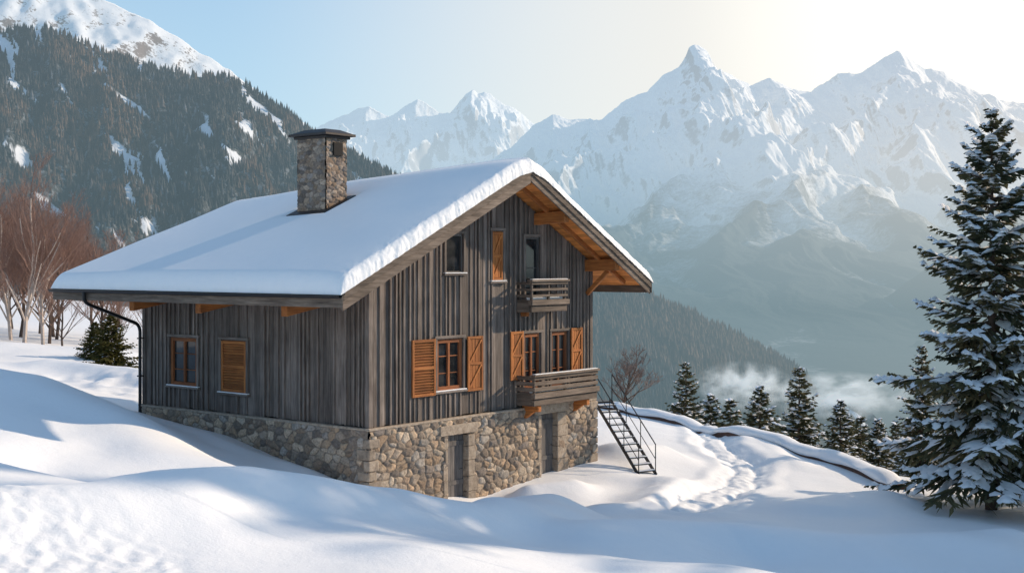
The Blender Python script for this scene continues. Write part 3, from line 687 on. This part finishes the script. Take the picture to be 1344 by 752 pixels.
# chimney
def cp(fn,a0,a1,z0,z1,sd_): return panel(fn,a0,a1,z0,z1,.20,.12,.022,.045,sd_)
cx0,cx1,cy0,cy1=2.3,3.15,4.13,5.38; cz0,cz1=1.0,3.84
pans=[cp(lambda a,o,z:(a,cy0-o,z),cx0,cx1,cz0,cz1,21),cp(lambda a,o,z:(cx0-o,a,z),cy0,cy1,cz0,cz1,22),cp(lambda a,o,z:(a,cy1+o,z),cx0,cx1,cz0,cz1,23),cp(lambda a,o,z:(cx1+o,a,z),cy0,cy1,cz0,cz1,24)]
for i,p in enumerate(pans): pans[i]=(p[0],p[1],p[2]*np.array([.80,.78,.80]))
ch=stoneobj('chimney',pans,chalet,flip=(1,2)); ch.parent=roof; ch.location=(0,0,0)
mb=MB()
mb.box(cx0-.10,cx1+.10,cy0-.10,cy1+.10,cz1,cz1+.08); mb.box(cx0-.22,cx1+.22,cy0-.22,cy1+.22,cz1+.081,cz1+.16)
mb.hexa([(cx0-.18,cy0-.18,cz1+.161),(cx1+.18,cy0-.18,cz1+.161),(cx1+.18,cy1+.18,cz1+.161),(cx0-.18,cy1+.18,cz1+.161),(cx0+.1,cy0+.15,cz1+.30),(cx1-.1,cy0+.15,cz1+.30),(cx1-.1,cy1-.15,cz1+.30),(cx0+.1,cy1-.15,cz1+.30)])
Pt('chimney_cap',mb,[copper],parent=ch,bevel=.012)
mb=MB(); mb.box(2.56,2.93,cy0-.09,cy0-.02,cz1-.52,cz1-.12)
Pt('flue_opening',mb,[darkroom],parent=ch)
mb=MB(); FH=.48; e1,e2=.30,.22
for (x0,x1,y0,y1) in ((cx0-e1,cx1+e2,cy0-e2,cy0-.03),(cx0-e1,cx1+e2,cy1+.03,cy1+e2),(cx0-e1,cx0-.03,cy0-.03,cy1+.03),(cx1+.03,cx1+e2,cy0-.03,cy1+.03)):
    mb.hexa([(x0,y0,rt(x0,y0)+.0),(x1,y0,rt(x1,y0)),(x1,y1,rt(x1,y1)),(x0,y1,rt(x0,y1)),(x0,y0,rt(x0,y0)+FH),(x1,y0,rt(x1,y0)+FH),(x1,y1,rt(x1,y1)+FH),(x0,y1,rt(x0,y1)+FH)])
Pt('flashing',mb,[copper],parent=ch,bevel=.01)
# ------------------------------------------------------------------ staircase
st=link('metal_staircase',None); b0=Vector((4.1,42.8,gz(4.1,42.8)-.05)); st.location=b0
st['label']='narrow dark metal outdoor staircase with handrails beside the chalet'; st['category']='stairs'
t0=Vector((2.85,45.1,-4.75)); run=t0-b0; wd=Vector((.86,.51,0))*.68; n=11
for k in range(n):
    p=run*((k+.5)/n); mb=MB()
    mb.beam(p,p+wd,.24,.03,up=(0,0,1)); mb.beam(p+Vector((0,0,.028)),p+wd+Vector((0,0,.028)),.2,.026,mat=1)
    mb.obj('step',[metal,snow],st,(0,0,0))
for off in (Vector((0,0,0)),wd):
    mb=MB(); mb.beam(off-run*.02,run*1.02+off,.03,.12); mb.obj('stringer',[metal],st)
    mb=MB(); hz_=Vector((0,0,.95))
    mb.tube([off,off+hz_,off+run+hz_,off+run],.02,6); mb.tube([off+hz_*.5,off+run+hz_*.5],.013,6)
    for q in (.33,.66): mb.tube([off+run*q,off+run*q+hz_],.016,6)
    mb.obj('handrail',[metal],st)
mb=MB(); d2=Vector((run.x,run.y,0)).normalized()
mb.beam(run+wd*.5,run+wd*.5+d2*1.2,.75,.06); 
for q in (0,1): mb.tube([run+wd*q+d2*1.1,run+wd*q+d2*1.1-Vector((0,0,2.4))],.03,6)
mb.obj('landing',[metal],st)
# ------------------------------------------------------------------ boundary wall
wp=[(3.2,63.6),(5.4,61.6),(7.6,57.6),(9.7,53.2),(11.3,49.6),(12.2,46.6),(12.9,43.6)]
bw=link('boundary_wall',None); bw.location=(wp[3][0],wp[3][1],gz(*wp[3])); bw['label']='low dark wall with a thick snow cap along the terrace edge'; bw['category']='wall'
pts=[]
for (a,b),(c,d) in zip(wp[:-1],wp[1:]):
    for k in range(12): u=k/12; pts.append((a+(c-a)*u,b+(d-b)*u))
pts.append(wp[-1])
def sweep(name,prof,mat,jit,seed):
    vs=[];fs=[];m=len(prof)
    for i,(x,y) in enumerate(pts):
        x0,y0=pts[max(i-1,0)];x1,y1=pts[min(i+1,len(pts)-1)]; dx,dy=x1-x0,y1-y0; l=math.hypot(dx,dy); nx_,ny_=-dy/l,dx/l
        g=gz(x,y); hj=float(pnoise(np.array([i*.21]),np.array([.3]),seed)[0])*jit; hk=float(pnoise(np.array([i*.17+5]),np.array([.8]),seed+3)[0])*.08 if jit else 0
        tp=min(1.,.35+.65*(len(pts)-1-i)/4) if jit else 1.
        for (o,z) in prof: vs.append((x+nx_*(o+hj*.3*np.sign(o))-bw.location.x,y+ny_*(o+hj*.3*np.sign(o))-bw.location.y,g+(z*tp if z>.2 else z)+(hj if z>.22 else hk)-bw.location.z))
    for i in range(len(pts)-1):
        for k in range(m): k2=(k+1)%m; fs.append((i*m+k,i*m+k2,(i+1)*m+k2,(i+1)*m+k))
    fs.append(tuple(range(m))); fs.append(tuple((len(pts)-1)*m+k for k in range(m)))
    mb=MB(); mb.poly(vs,fs,0,.3); return mb.obj(name,[mat],bw,(0,0,0),smooth=(jit>0))
sweep('wall_body',[(-.30,-1.),(.30,-1.),(.30,.17),(-.30,.17)],redwall,0,1)
sweep('snow_cap',[(-.36,.12),(-.43,.21),(-.36,.30),(-.15,.38),(.15,.38),(.36,.30),(.43,.21),(.36,.12)],snow,.10,2)
# ------------------------------------------------------------------ trees
def leafmat(name,stops):
    m,nt=newmat(name); v=nd(nt,'ShaderNodeAttribute',attribute_name='var').outputs['Fac']
    n=noise(nt,objco(nt),1.6,3); f=M(nt,'ADD',M(nt,'MULTIPLY',v,.7),M(nt,'MULTIPLY',n,.3))
    c=ramp(nt,f,stops); d=nd(nt,'ShaderNodeBsdfDiffuse',{'Color':c}).outputs[0]; t=nd(nt,'ShaderNodeBsdfTranslucent',{'Color':c}).outputs[0]
    finish(nt,nd(nt,'ShaderNodeMixShader',{0:.35,1:d,2:t}).outputs[0]); return m
need=leafmat('spruce_needles',[(.1,(.045,.058,.04)),(.5,(.10,.108,.065)),(.9,(.22,.185,.10))])
needy=leafmat('sunny_needles',[(.1,(.03,.036,.014)),(.5,(.085,.085,.03)),(.9,(.17,.15,.06))])
bark=simple('bark',(.09,.06,.045),.9,0,12,.5); birch=simple('birch_bark',(.46,.39,.34),.8,0,9,.45)
twig=simple('brown_twigs',(.25,.15,.115),.9,0,3,.4); twig2=simple('grey_brown_twigs',(.17,.13,.115),.9,0,3,.4)
def spruce(H,R,seed,levels,nb,tw,snowp,bl,mat,sbig=1.,z0=.06,jl=.25,wr=1.):
    rd=random.Random(seed); V=[];F=[];A=[];SV=[];SF=[]
    def rhomb(p,d,l,w,tilt,var):
        s=d.cross(Vector((0,0,1)))
        if s.length<1e-3: s=Vector((1,0,0))
        s.normalize(); u=s.cross(d).normalized(); s2=s*math.cos(tilt)+u*math.sin(tilt)
        b=len(V); m_=p+d*(l*.45)
        V.extend([p,m_+s2*w,p+d*l,m_-s2*w]); F.append((b,b+1,b+2,b+3)); A.extend([var]*4)
    def snowb(p,d,l,w,h):
        s=d.cross(Vector((0,0,1)))
        if s.length<1e-3: return
        s.normalize(); b=len(SV); up=Vector((0,0,1)); a_=p+d*(l*.28); m_=p+d*(l*.7); c_=p+d*(l*.5)
        SV.extend([p+up*.01,a_+s*w,m_+s*w*.8,p+d*l-up*.02,m_-s*w*.8,a_-s*w,c_+up*h])
        for q in range(6): SF.append((b+q,b+(q+1)%6,b+6))
    br=MB()
    for i in range(levels):
        f=i/(levels-1); z=H*(z0+(.985-z0)*f**.92)
        r=R*((1-f)**.82)*rd.uniform(.82,1.12)+.05*R*(1-f)+.06
        n=max(3,int(nb*(1-.45*f)))
        for j in range(n):
            a=2*pi*j/n+rd.uniform(-.4,.4)+i*2.4; L=r*rd.uniform(1-jl*1.3,1+jl)
            h=Vector((math.cos(a),math.sin(a),0)); s1=-.46+.85*f+rd.uniform(-.12,.12); zz=z+rd.uniform(-.3,.3)*H/levels
            def pt(q): return h*(L*q)+Vector((0,0,zz+L*(s1*q+.2*q*q)))
            if L>.35: br.tube([pt(0),pt(.5),pt(.95)],[.028*H/12+.004,.016*H/12+.003,.004],3)
            m=max(3,int(tw*(.4+.6*L/R))); bv=rd.random()*.5
            sb=rd.random()<.8
            for k in range(m+1):
                q=.12+.88*k/m; p=pt(q); d0=(pt(min(q+.05,1.05))-pt(q-.05)).normalized()
                sd_=d0.cross(Vector((0,0,1))).normalized()
                for sg in (-1,1):
                    l=(.40*L*(1-q)**.8+.14*bl)*rd.uniform(.7,1.25)*wr; an=rd.uniform(.6,1.05) if k<m else rd.uniform(.1,.5)
                    d=(d0*math.cos(an)+sd_*(sg*math.sin(an))+Vector((0,0,rd.uniform(-.5,-.05)))).normalized()
                    w_=(.035+.05*rd.random())*bl; va=min(1,bv+rd.random()*.5)
                    rhomb(p,d,l,w_,rd.uniform(-.4,.4),va); rhomb(p,d,l*.9,w_*.8,1.57+rd.uniform(-.4,.4),va*.8)
                    for e in range(2 if l>.25*bl else 1):
                        pp=p+d*(l*rd.uniform(.25,.7)); an2=rd.choice((-1,1))*rd.uniform(.5,.9)
                        d3=(d*math.cos(an2)+d.cross(Vector((0,0,1)))*math.sin(an2)+Vector((0,0,rd.uniform(-.6,0)))).normalized()
                        rhomb(pp,d3,l*rd.uniform(.35,.6)+.05*bl,w_*.9,rd.uniform(-.8,.8),min(1,va+.1))
                    if sb and rd.random()<snowp*(.35+.65*q)*(1.15-.6*f):
                        snowb(p+d*(l*.1)+Vector((0,0,.02)),d,l*rd.uniform(.7,1.05),w_*rd.uniform(1.0,1.8)*sbig,.04*bl*rd.uniform(.6,1.5)*sbig)
                if sb and rd.random()<snowp*.9*(.3+.7*q): snowb(p-d0*.1*bl+Vector((0,0,.03)),d0,.34*bl,.07*bl*rd.uniform(.7,1.5)*sbig,.06*bl*sbig)
    for k in range(10): rhomb(Vector((0,0,H*(.93+.006*k))),Vector((math.cos(k*2.4)*.6,math.sin(k*2.4)*.6,.8)).normalized(),.16*bl,.03*bl,0,.5)
    def mk(nm,VV,FF,mt,at=None):
        me=mesh_np(nm,np.array([tuple(v) for v in VV]),np.array(FF),nm=='snow'); me.materials.append(mt)
        if at: fattr(me,'var',at)
        return me
    crown=mk('crown',V,F,mat,A); sn=mk('snow',SV,SF,snow) if SV else None
    br.tube([(0,0,-.6),(0,0,H*.3),(.02,0,H*.7),(0,0,H*.99)],[H*.015+.02,H*.011+.01,H*.006,.006],8)
    tm=bpy.data.meshes.new('trunk'); tm.from_pydata(br.v,[],br.f); tm.update(); tm.materials.append(bark)
    return tm,crown,sn
def put_tree(kindname,meshes,x,y,scale,rot,label,cat,group=None,tilt=0,sink=0.,sxy=1.):
    e=link(kindname,None); e.location=(x,y,gz(x,y)-sink); e.rotation_euler=(tilt,0,rot); e.scale=(scale*sxy,scale*sxy,scale)
    e['label']=label; e['category']=cat
    if group: e['group']=group
    for nm,me in zip(('trunk','crown','snow'),meshes):
        if me: link(nm,me,e)
    return e
big=spruce(12.2,3.25,14,25,10,15,.62,1.05,need,sbig=1.9,z0=.125,jl=.30,wr=.92)
put_tree('spruce_tree',big,14.65,40.4,1.,0,'tall snow-laden spruce standing alone on the snowy terrace','tree')
mA=spruce(9.,2.0,21,24,9,7,.36,1.25,need,sbig=1.3); mB=spruce(9.,1.7,22,23,8,7,.28,1.3,need,sbig=1.3); mY=spruce(3.,1.25,23,20,9,7,.05,.8,needy)
put_tree('spruce_tree',mY,-17.6,58,(2.4)/3,0,'small yellow-green conifer in the snow behind the chalet','tree',sxy=1.2)
put_tree('spruce_tree',mY,-19.4,61.5,(1.7)/3,1.,'very small yellow-green conifer in the snow beside bare trees','tree',sxy=1.3)
# unseen spruces added towards the sun to throw long shadows across the terrace
for i,(x,y,s) in enumerate([(21.5,34.5,1.0),(27,38,1.2),(26.5,43.2,2.1),(31,43.6,2.2),(24.5,39.6,2.3),(26.5,36.2,2.3)]):
    put_tree('spruce_tree',mA,x,y,s*1.15,i*2.1,'unseen spruce added towards the sun to shade the terrace','tree')
G='spruces below the terrace edge'
TL=[(9.86,75,-5.6),(12.8,85,-8.4),(14.2,86,-8.8),(15.0,80,-7.4),(15.2,70,-5.5),(16.9,68,-7.0),(19.0,72,-8.3),(19.4,70,-8.2),(15.5,50,-3.1),(17.2,56,-5.6),(21.5,74,-8.9),(10.9,88,-9.3),(18.3,84,-9.3),(16.4,49,-5.0),(18.0,60,-7.0),(20.5,62,-5.8),(16.2,84,-9.2),(12.0,92,-9.8),(21,82,-9.6)]
for i,(x,y,zt) in enumerate(TL):
    g=gz(x,y); put_tree('spruce_tree',(mA if i%2 else mB) ,x,y,(zt-g)/9.,i*1.7,'frosted green spruce below the snowy terrace edge' if i!=8 else 'tall dark spruce close behind the snowy terrace','tree',G,sxy=1.3 if y>62 else 1.1)
def bare(seed,H,depth,spread,trunkmat,rmin=.004,h0=.55,nc0=10,tm=None):
    rd=random.Random(seed); tr=MB(); tw=MB()
    def grow(p,d,l,r,k):
        q=p; dd=d; pts=[p]; ns=3 if k<2 else 2
        for i in range(ns):
            dd=(dd+Vector((rd.uniform(-.16,.16),rd.uniform(-.16,.16),rd.uniform(-.03,.14)))).normalized(); q=q+dd*(l/ns); pts.append(q)
        rr=[r*(1-.45*i/ns) for i in range(ns+1)]
        (tr if k<2 else tw).tube(pts,rr,5 if k<2 else 3)
        if k>=depth: return
        nc=rd.randint(3,4) if k>0 else rd.randint(nc0-1,nc0+1)
        for c in range(nc):
            u=rd.uniform(.3,1.) if k>0 else rd.uniform(.22,1.); idx=min(ns-1,int(u*ns)); b=pts[idx].lerp(pts[idx+1],u*ns-idx)
            a=rd.uniform(0,2*pi); side=Vector((math.cos(a),math.sin(a),0)); 
            nd_=(dd*.9+side*spread*rd.uniform(.6,1.2)+Vector((0,0,.25))).normalized()
            grow(b,nd_,l*rd.uniform(.45,.68)*(1.1-.4*u if k==0 else 1),max(r*.5*(1-.4*u),rmin),k+1)
        grow(q,dd,l*.5,max(rr[-1]*.9,rmin),k+1)
    grow(Vector((0,0,-.3)),Vector((0,0,1)),H*h0,H*.012+.01,0)
    out=[]
    for nm,mbx,mt in (('trunk',tr,trunkmat),('crown',tw,tm or twig)):
        me=bpy.data.meshes.new(nm); me.from_pydata(mbx.v,[],mbx.f); me.update(); me.materials.append(mt); out.append(me)
    return out
bA=bare(5,8.,5,.8,birch,nc0=11); bB=bare(6,8.,5,.9,bark,nc0=12); bC=bare(9,4.6,4,1.0,bark,rmin=.009,h0=.42,nc0=13,tm=twig2)
GB='bare trees beside the snowy slope'
for i,(x,y,s) in enumerate([(-26.6,72,1.28),(-25.9,73,1.1),(-28.8,76,1.15),(-30.5,74,1.1),(-27.6,80,1.05),(-24.3,78,.85),(-23.8,70,.6),(-21.9,74,.5),(-29.6,69,.95),(-33,80,1.2),(-20.6,80,.48),(-22.6,82,.65),(-27.8,70,.8),(-31.5,78,1.1),(-25.2,84,.9),(-30,84,1.1),(-28.4,82,1.1),(-32.5,86,1.2),(-26.6,76,1.),(-29.4,79,1.15),(-24.9,80,.8),(-27.2,86,1.05)]):
    put_tree('bare_tree',bA if i in(0,1,2,8,12) else bB,x,y,s,i*1.3,'pale-trunked leafless birch on the snowy slope' if i in(0,1,2,8,12) else 'reddish-brown leafless tree on the snowy slope','tree',GB)
put_tree('bare_tree',bC,5.35,63.5,1.0,.5,'low rounded leafless tree just behind the chalet','tree',None,sink=.1,sxy=1.15)
# ------------------------------------------------------------------ low mist behind the trees
def mist(x,y,z,sx,sy,sz,dens,seed):
    m,nt=newmat('mist'); co=objco(nt)
    ln=nd(nt,'ShaderNodeVectorMath',{0:co},operation='LENGTH').outputs['Value']
    fall=mapr(nt,ln,1.,.3,0.,1.)
    n=noise(nt,nd(nt,'ShaderNodeMapping',{'Vector':co,'Location':(seed,0,0),'Scale':(2.4,2.4,1.6)}).outputs[0],1.4,5,.62)
    f=M(nt,'MULTIPLY',fall,mapr(nt,n,.46,.66,0.,1.))
    v=nd(nt,'ShaderNodeVolumePrincipled',{'Color':C(.92,.97,1.),'Density':M(nt,'MULTIPLY',f,dens),'Anisotropy':.1,'Emission Strength':M(nt,'MULTIPLY',f,dens*.34),'Emission Color':C(.80,.93,1.)}).outputs[0]  # mist also glows faintly, emission standing in for light scattered inside it
    nd(nt,'ShaderNodeOutputMaterial',{'Volume':v})
    bm=bmesh.new(); bmesh.ops.create_icosphere(bm,subdivisions=3,radius=1); me=bpy.data.meshes.new('mist'); bm.to_mesh(me); bm.free(); me.materials.append(m)
    o=link('mist',me); o.location=(x,y,z); o.scale=(sx,sy,sz); o['kind']='stuff'; o['label']='low white mist drifting over the valley forest'; o['category']='mist'
mist(35,200,-18.5,8,6,4.,.55,1.); mist(51,205,-20.5,12,6,4.,.55,4.)
print('done')
